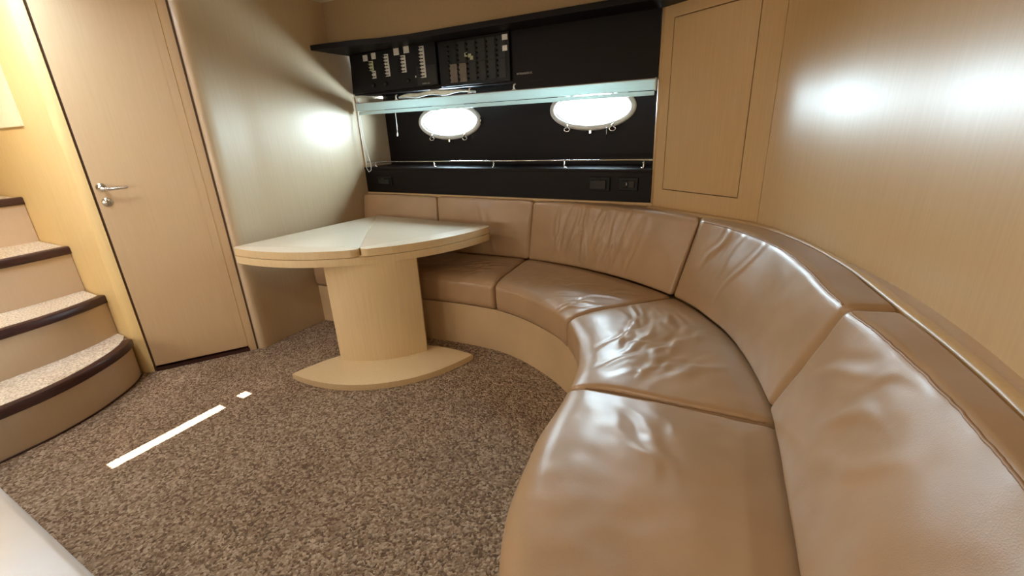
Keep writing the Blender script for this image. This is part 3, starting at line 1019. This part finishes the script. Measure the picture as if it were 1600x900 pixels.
DG = math.radians
a_lo, a_hi, a_mid = DG(-96.2), DG(-3.6), DG(-50.8)
lw = prism('lower_leaf', sector2(a_lo, a_hi, RT, A, 0.05, 0.05), 0.647, 0.689, M['table'], tb, 0.006, 3)
autosmooth(lw, 50)
for (b0, b1, c0, c1) in ((a_lo, a_mid - 0.0014, 0.04, 0.05), (a_mid + 0.0014, a_hi, 0.05, 0.04)):
    up = prism('folding_leaf', sector2(b0, b1, RT - 0.006, A, c0, c1), 0.692, 0.735, M['table_top'], tb, 0.007, 3)
    autosmooth(up, 50)
    up.data.materials.append(M['table'])
    for p in up.data.polygons:
        if p.normal.z < 0.5:
            p.material_index = 1
# dark shadow gap core between leaves
prism('hinge_core', sector2(a_lo + 0.02, a_hi - 0.02, RT - 0.03, A, 0.05, 0.05), 0.685, 0.694, M['table'], tb)
# column: curved oval section
cdir = Vector((0.80, 0.60, 0)).normalized(); cnor = Vector((0.60, -0.80, 0)).normalized()
cc0 = Vector((-2.005, 1.885, 0)) + cnor * 0.058


def lens(hl, bulge_f, bulge_b, n=28, tipr=0.0):
    pts = []
    for k in range(n):
        t = -1 + 2 * k / (n - 1)
        pts.append(cc0 + cdir * hl * t + cnor * (bulge_f * (1 - t * t)))
    for k in range(1, n - 1):
        t = 1 - 2 * k / (n - 1)
        pts.append(cc0 + cdir * hl * t - cnor * (bulge_b * (1 - t * t)))
    return [(p.x, p.y) for p in pts]


colp = []
for k in range(28):
    t = -1 + 2 * k / 27
    colp.append(cc0 + cdir * 0.262 * t + cnor * (0.070 + 0.062 * (1 - t * t)))
for k in range(28):
    t = 1 - 2 * k / 27
    colp.append(cc0 + cdir * 0.262 * t - cnor * (0.0 + 0.10 * (1 - t * t)))
cl_ = prism('column', [(p.x, p.y) for p in colp], 0.035, 0.648, M['table'], tb, 0.0)
autosmooth(cl_, 40)
lp = []
for k in range(44):
    t = -1 + 2 * k / 43
    lp.append(cc0 + cdir * (0.53 * t + 0.012) + cnor * (0.185 + 0.222 * (1 - abs(t) ** 2.1)))
for k in range(1, 43):
    t = 1 - 2 * k / 43
    lp.append(cc0 + cdir * (0.53 * t + 0.012) + cnor * (0.185 - 0.24 * (1 - abs(t) ** 2.1)))
ft = prism('foot', [(p.x, p.y) for p in lp], 0.0, 0.036, M['table'], tb, 0.006, 3)
autosmooth(ft, 50)

# ------------------------------------------------------------------ sofa
def inset(curve, d_, n=120, s0=0, s1=None):
    s = np.linspace(s0, s1 if s1 else curve.L, n)
    P = curve.at(s)
    Tn = np.gradient(P, axis=0); Tn /= np.linalg.norm(Tn, axis=1)[:, None]
    Nn = np.stack([-Tn[:, 1], Tn[:, 0]], -1)
    return P + Nn * d_


bf = inset(F_, 0.022)
bb = inset(R_, 0.0)[::-1]
sb = prism('sofa_base', [tuple(p) for p in bf] + [tuple(p) for p in bb], 0.0, 0.283, M['leather_base'])
autosmooth(sb, 40)
tag(sb, 'beige upholstered plinth running in a curve under the sofa cushions', 'sofa base')


def rbox(L, Wd, Hh, r, nx, ny, nz):
    """rounded box surface; returns coords (n,3) in 0..L etc, outward normals, faces"""
    rx, ry, rz = r

    def axis(Ln, rr, n):
        e = rr * (1 - np.cos(np.linspace(0, PI / 2, 6)))
        mid = np.linspace(rr, Ln - rr, n)[1:-1]
        return np.concatenate([e, mid, (Ln - e)[::-1]])
    ax, ay, az = axis(L, rx, nx), axis(Wd, ry, ny), axis(Hh, rz, nz)
    idx = {}; V = []; Fc = []

    def vid(p):
        k = (round(p[0], 6), round(p[1], 6), round(p[2], 6))
        if k not in idx:
            idx[k] = len(V); V.append(p)
        return idx[k]
    for (U, Vv, fix, mk) in ((ax, ay, (0, Hh), lambda u, v, f: (u, v, f)), (ax, az, (0, Wd), lambda u, v, f: (u, f, v)), (ay, az, (0, L), lambda u, v, f: (f, u, v))):
        for f in fix:
            for i in range(len(U) - 1):
                for j in range(len(Vv) - 1):
                    q = [vid(mk(U[i], Vv[j], f)), vid(mk(U[i + 1], Vv[j], f)), vid(mk(U[i + 1], Vv[j + 1], f)), vid(mk(U[i], Vv[j + 1], f))]
                    Fc.append(tuple(q))
    V = np.array(V, float)
    rv = np.array([rx, ry, rz]); dim = np.array([L, Wd, Hh])
    inner = np.clip(V, rv, dim - rv)
    q = (V - inner) / rv
    ln = np.linalg.norm(q, axis=1); ln[ln == 0] = 1
    nrm = q / ln[:, None]
    P = inner + nrm * rv
    return P, nrm, Fc


def ridge(u, v, p0, p1, wdt, amp):
    """gaussian fold along segment p0-p1 (metres in the cushion's own u,v)"""
    p0 = np.array(p0); p1 = np.array(p1)
    dd = p1 - p0; ll = np.hypot(*dd); dd = dd / ll
    a = (u - p0[0]) * dd[0] + (v - p0[1]) * dd[1]
    b_ = -(u - p0[0]) * dd[1] + (v - p0[1]) * dd[0]
    b_ = b_ + 0.012 * np.sin(a / ll * 5 + p0[0] * 30)
    t = a / ll
    tap = np.where((t > -0.25) & (t < 1.25), np.cos(np.clip((t - 0.5) / 1.5 * PI, -PI / 2, PI / 2)) ** 1.2, 0)
    return amp * tap * (np.exp(-(b_ / wdt) ** 2) - 0.45 * np.exp(-((b_ - wdt * 1.7) / (wdt * 1.1)) ** 2))


def undulate(P, sc, amp, seed):
    return np.array([noise.noise(Vector((p[0] * sc + seed, p[1] * sc, p[2] * sc))) for p in P]) * amp


def lerp_curve(curve, s0, s1, t):
    return curve.at(s0 + (s1 - s0) * t)


GAP = 0.0015
SEAT_Z0, SEAT_Z1 = 0.284, 0.472


def edge_piping(o, V, nr, mask, key, rad):
    k = np.where(mask)[0]
    k = k[np.argsort(key[k])]
    pts = [Vector(V[i]) for i in k[1:-1]]
    out = [pts[0]]
    for p in pts:
        if (p - out[-1]).length > 0.006:
            out.append(p)
    bm = bmesh.new(); tube_bm(bm, out, rad, 6)
    return from_bm('piping', bm, M['piping'], o, True)


def seat_cushion(f0, f1, j0, j1, folds, label, seed, crown=0.012, front_r=0.05, front_drop=0.022):
    L = 0.5 * ((f1 - f0) + (j1 - j0)); Wd = 0.62; Hh = SEAT_Z1 - SEAT_Z0
    nx = int(max(30, L / 0.0085)); ny = 74
    P, nr, Fc = rbox(L, Wd, Hh, (0.026, front_r, 0.036), nx, ny, 8)
    # small end gap
    t = P[:, 0] / L; v = P[:, 1] / Wd
    lf = abs(f1 - f0); lj = abs(j1 - j0)
    # curve eval with gap at ends in metres
    sf = f0 + GAP + (lf - 2 * GAP) * t
    sj = j0 + GAP + (lj - 2 * GAP) * t
    pf = F_.at(sf); pj = J_.at(sj)
    dirv = pj - pf
    pj2 = pj + dirv / np.linalg.norm(dirv, axis=1)[:, None] * 0.045      # run on under the back cushion
    xy = pf * (1 - v)[:, None] + pj2 * v[:, None]
    z = SEAT_Z0 + P[:, 2]
    top = np.clip(nr[:, 2], 0, 1) * (P[:, 2] > Hh * 0.5)
    u_m, v_m = P[:, 0], P[:, 1]
    h = np.zeros(len(P))
    for (p0, p1, wdt, amp) in folds:
        h += ridge(u_m, v_m, p0, p1, wdt, amp)
    pil = (1 - (2 * t - 1) ** 6) * (1 - (2 * v - 1) ** 6)
    h += pil * crown
    w3 = np.stack([xy[:, 0], xy[:, 1], z], -1)
    h += undulate(w3, 4.0, 0.006, seed) + undulate(w3, 13.0, 0.0022, seed + 5)
    h *= np.clip((0.93 - v) / 0.12, 0, 1)
    h -= front_drop * np.clip(1 - v / 0.30, 0, 1) ** 2 - 0.003
    z = z + h * top
    # front face softness
    fr_w = np.clip(-nr[:, 1], 0, 1)
    bul = fr_w * (0.006 * np.sin(np.clip(P[:, 2] / Hh, 0, 1) * PI) + undulate(w3, 9.0, 0.003, seed + 9))
    dn_ = -dirv / np.linalg.norm(dirv, axis=1)[:, None]
    xy = xy + dn_ * bul[:, None]
    V = np.stack([xy[:, 0], xy[:, 1], z], -1)
    ctr = V.mean(axis=0); ctr[2] = SEAT_Z0
    o = mesh('seat_cushion', V - ctr, Fc, M['leather'], None, True)
    o.location = ctr
    tag(o, label, 'cushion', 'seat cushions of the curved sofa')
    for sg in (-1, 1):
        edge_piping(o, V - ctr, nr, (abs(nr[:, 0] - sg * 0.7071) < 0.02) & (abs(nr[:, 2] - 0.7071) < 0.02), P[:, 1], 0.0024)
    return o


def back_cushion(j0, j1, t0, t1, r0, r1, folds, label, seed, ztop=0.868, crease=True, bulge=0.018, rr=0.022, end_r=0.024):
    lj, lt, lr = j1 - j0, t1 - t0, r1 - r0
    L = 0.5 * (lj + lt); Hh = ztop - 0.476; Dp = 0.12
    nx = int(max(30, L / 0.0085))
    P, nr, Fc = rbox(L, Dp, Hh, (end_r, rr, rr), nx, 10, 48)
    t = P[:, 0] / L; v = P[:, 1] / Dp; w_ = P[:, 2] / Hh
    pj = J_.at(j0 + GAP + (lj - 2 * GAP) * t); pt = T_.at(t0 + GAP + (lt - 2 * GAP) * t); pr = R_.at(r0 + GAP + (lr - 2 * GAP) * t)
    front = pj * (1 - w_)[:, None] + pt * w_[:, None]
    rear = pr
    xy = front * (1 - v)[:, None] + rear * v[:, None]
    z = 0.476 + P[:, 2]
    dirv = pr - pj; dirv = dirv / np.linalg.norm(dirv, axis=1)[:, None]
    fw = np.clip(-nr[:, 1], 0, 1)
    h = np.zeros(len(P))
    for (p0, p1, wdt, amp) in folds:
        h += ridge(P[:, 0], P[:, 2], p0, p1, wdt, amp)
    h += bulge * (1 - (2 * t - 1) ** 4) * np.sin(np.clip(w_, 0, 1) * PI) ** 0.8
    w3 = np.stack([xy[:, 0], xy[:, 1], z], -1)
    h += undulate(w3, 4.0, 0.007, seed) + undulate(w3, 13.0, 0.0024, seed + 3)
    xy = xy - dirv * (h * fw)[:, None]
    tw = np.clip(nr[:, 2], 0, 1) * (w_ > 0.5)
    z = z + tw * (0.006 * (1 - (2 * t - 1) ** 6) + undulate(w3, 6.0, 0.004, seed + 8))
    V = np.stack([xy[:, 0], xy[:, 1], z], -1)
    ctr = V.mean(axis=0); ctr[2] = 0.476
    o = mesh('back_cushion', V - ctr, Fc, M['leather'], None, True)
    o.location = ctr
    tag(o, label, 'cushion', 'back cushions of the curved sofa')
    if crease:
        edge_piping(o, V - ctr, nr, (abs(nr[:, 1] + 0.7071) < 0.02) & (abs(nr[:, 2] - 0.7071) < 0.02), P[:, 0], 0.0034)
    return o


# seams, found in plan
fs = [0.0, F_.near((-2.10, 2.11)), F_.near((-1.325, 2.150)), F_.near((-0.745, 1.86)), F_.near((-0.512, 1.315)), F_.near((-0.2, -0.40))]
js = [0.0, J_.near((-2.02, 2.62)), J_.near((-1.371, 2.65)), J_.near((-0.348, 2.293)), J_.near((0.118, 1.35)), J_.near((0.17, -0.40))]
jb = [0.0, J_.near((-2.07, 2.62)), J_.near((-1.350, 2.65)), J_.near((-0.335, 2.285)), J_.near((0.105, 1.424)), J_.near((0.17, -0.45))]
tsm = [0.0, T_.near((-2.107, 2.68)), T_.near((-1.307, 2.67)), T_.near((-0.235, 2.37)), T_.near((0.236, 1.356)), T_.near((0.38, -0.45))]
rsm = [0.0, R_.near((-2.107, 2.72)), R_.near((-1.307, 2.72)), R_.near((-0.262, 2.476)), R_.near((0.355, 1.385)), R_.near((0.44, -0.45))]


def rfolds(n, u0, u1, v0, v1, lean, seed, wr=(0.008, 0.016), ar=(0.002, 0.005), lr=(0.12, 0.3)):
    r = random.Random(seed); out = []
    for k in range(n):
        u = r.uniform(u0, u1); v = r.uniform(v0, v1); l = r.uniform(*lr); a = lean + r.uniform(-0.18, 0.18)
        out.append(((u - math.sin(a) * l / 2, v - math.cos(a) * l / 2), (u + math.sin(a) * l / 2, v + math.cos(a) * l / 2), r.uniform(*wr), r.uniform(*ar) * r.choice((1, 1, -0.6))))
    return out


seat_cushion(fs[0], fs[1], js[0], js[1], rfolds(5, 0.2, 0.6, 0.1, 0.4, 0.3, 1), 'taupe leather seat cushion behind the table, leftmost against the bulkhead', 1.0)
seat_cushion(fs[1], fs[2], js[1], js[2], rfolds(22, 0.12, 0.62, 0.05, 0.42, 0.7, 2, (0.009, 0.018), (0.003, 0.006), (0.08, 0.2)), 'small taupe leather seat cushion just right of the table column', 2.0)
seat_cushion(fs[2], fs[3], js[2], js[3], rfolds(26, 0.1, 0.8, 0.05, 0.45, 0.6, 3, (0.009, 0.018), (0.003, 0.006), (0.08, 0.22)), 'taupe leather seat cushion where the sofa starts to curve, right of the column cushion', 3.0)
seat_cushion(fs[3], fs[4], js[3], js[4], rfolds(20, 0.30, 0.68, 0.14, 0.48, -0.80, 4, (0.011, 0.020), (0.002, 0.0045), (0.14, 0.32)) + rfolds(14, 0.12, 0.40, 0.22, 0.50, -1.15, 44, (0.009, 0.016), (0.002, 0.004), (0.12, 0.25)) + rfolds(9, 0.42, 0.70, 0.20, 0.42, -0.62, 45, (0.014, 0.022), (0.005, 0.007), (0.10, 0.2)), 'wedge-shaped leather seat cushion with many radial creases at the sofa bend', 4.0)
seat_cushion(fs[4], fs[5], js[4], js[5], rfolds(7, 0.10, 0.35, 0.18, 0.36, 0.9, 5, (0.014, 0.022), (0.0015, 0.003), (0.1, 0.2)), 'largest smooth leather seat cushion nearest the camera with rounded front corner', 5.0, 0.016, 0.06, 0.014)

back_cushion(jb[0], jb[1], tsm[0], tsm[1], rsm[0], rsm[1], [], 'plain leather back cushion leftmost beside the bulkhead, behind the table', 11.0, crease=False)
back_cushion(jb[1], jb[2], tsm[1], tsm[2], rsm[1], rsm[2], rfolds(4, 0.2, 0.6, 0.1, 0.3, 0, 12, (0.015, 0.025), (0.002, 0.003)), 'plain leather back cushion second from the bulkhead, above the table right corner', 12.0, crease=False)
back_cushion(jb[2], jb[3], tsm[2], tsm[3], rsm[2], rsm[3], rfolds(34, 0.18, 0.80, 0.12, 0.30, 0.05, 13, (0.010, 0.020), (0.003, 0.006), (0.2, 0.4)), 'long leather back cushion below the sockets with vertical creases across its middle', 13.0, crease=False)
back_cushion(jb[3], jb[4], tsm[3], tsm[4], rsm[3], rsm[4], rfolds(8, 0.15, 0.32, 0.24, 0.36, 0.25, 14, (0.009, 0.016), (0.003, 0.005), (0.12, 0.2)) +
             [((0.34, 0.12), (0.42, 0.38), 0.012, 0.006)], 'curved leather back cushion at the bend with a few creases near its piped top edge', 14.0)
back_cushion(jb[4], jb[5], tsm[4], tsm[5], rsm[4], rsm[5], rfolds(9, 0.15, 0.5, 0.2, 0.34, 0.9, 15, (0.014, 0.024), (0.002, 0.004), (0.1, 0.25)), 'largest leather back cushion nearest the camera along the right wall', 15.0)

# ------------------------------------------------------------------ lamps (unseen fixtures, added to fill the cabin with warm light)
def added_ceiling_lamp(x, y, label, power, size=0.16, col=(1.0, 0.84, 0.64)):
    t = thing('added_ceiling_light', label, 'light', (x, y, CEIL), 'round ceiling lights')
    lathe('bezel', (x, y, CEIL), (0, 0, -1), [(0, size * 0.62), (0.012, size * 0.62), (0.016, size * 0.54), (0.010, size * 0.50)], M['satin'], t, 32)
    lathe('diffuser', (x, y, CEIL - 0.009), (0, 0, -1), [(0, size * 0.5), (0.004, size * 0.5), (0.006, 0.02)], M['lampglow'], t, 32)
    l = bpy.data.lights.new('lamp', 'AREA'); l.shape = 'DISK'; l.size = size; l.energy = power; l.color = col
    o = bpy.data.objects.new('lamp', l); COL.objects.link(o); o.parent = t; o.location = (0, 0, -0.03)


added_ceiling_lamp(-0.45, 0.0, 'added round warm fill light above the near end of the sofa', NEAR_FILL_W)  # added to brighten the near seat
added_ceiling_lamp(-2.2, -0.3, 'added round warm fill light above the pale locker', CEIL_FILL_W)
added_ceiling_lamp(-1.5, -1.0, 'added round warm fill light at the rear of the cabin', CEIL_FILL_W)
added_ceiling_lamp(-3.75, 0.45, 'round warm ceiling light above the steps', STAIR_W, 0.2, (1.0, 0.78, 0.45))


def rear_fill_lamp(x, z, label, power):  # unseen panel lamp added to light the cabin from behind the camera
    t = thing('rear_fill_light', label, 'light', (x, -1.6, z), 'added rear fill lights')
    box('back_plate', (x - 0.32, -1.6, z - 0.18), (x + 0.32, -1.585, z + 0.18), M['satin'], t, 0.004)
    box('diffuser', (x - 0.30, -1.585, z - 0.16), (x + 0.30, -1.56, z + 0.16), M['lampglow'], t, 0.01)
    l = bpy.data.lights.new('lamp', 'AREA'); l.shape = 'RECTANGLE'; l.size = 0.6; l.size_y = 0.32; l.energy = power; l.color = (1.0, 0.90, 0.76)
    o = bpy.data.objects.new('lamp', l); COL.objects.link(o); o.parent = t; o.location = (0, 0.06, 0); o.rotation_euler = (PI / 2, 0, 0)


rear_fill_lamp(-1.5, 1.05, 'added wide warm fill light on the rear wall nearer the sofa end', REAR_FILL_W)
rear_fill_lamp(-2.7, 1.05, 'added wide warm fill light on the rear wall behind the pale locker', REAR_FILL_W)


# hatch added out of view; its glowing pane and area lamp brighten the steps
ht = thing('added_hatch', 'added square hatch in the ceiling over the first step, with a self-lit pane', 'hatch', (-2.75, 0.25, CEIL))
for (lo, hi) in (((-2.93, 0.07), (-2.57, 0.095)), ((-2.93, 0.405), (-2.57, 0.43)), ((-2.93, 0.095), (-2.905, 0.405)), ((-2.595, 0.095), (-2.57, 0.405))):
    box('frame', (lo[0], lo[1], CEIL - 0.02), (hi[0], hi[1], CEIL), M['satin'], ht, 0.002)
box('glowing_pane', (-2.905, 0.095, CEIL - 0.008), (-2.595, 0.405, CEIL - 0.003), M['hatch_glow'], ht)
l = bpy.data.lights.new('hatch_fill', 'AREA'); l.shape = 'SQUARE'; l.size = 0.3; l.energy = HATCH_FILL_W; l.color = (0.97, 0.93, 0.95)
o = bpy.data.objects.new('hatch_fill', l); COL.objects.link(o); o.parent = ht; o.location = (0, 0, -0.03)
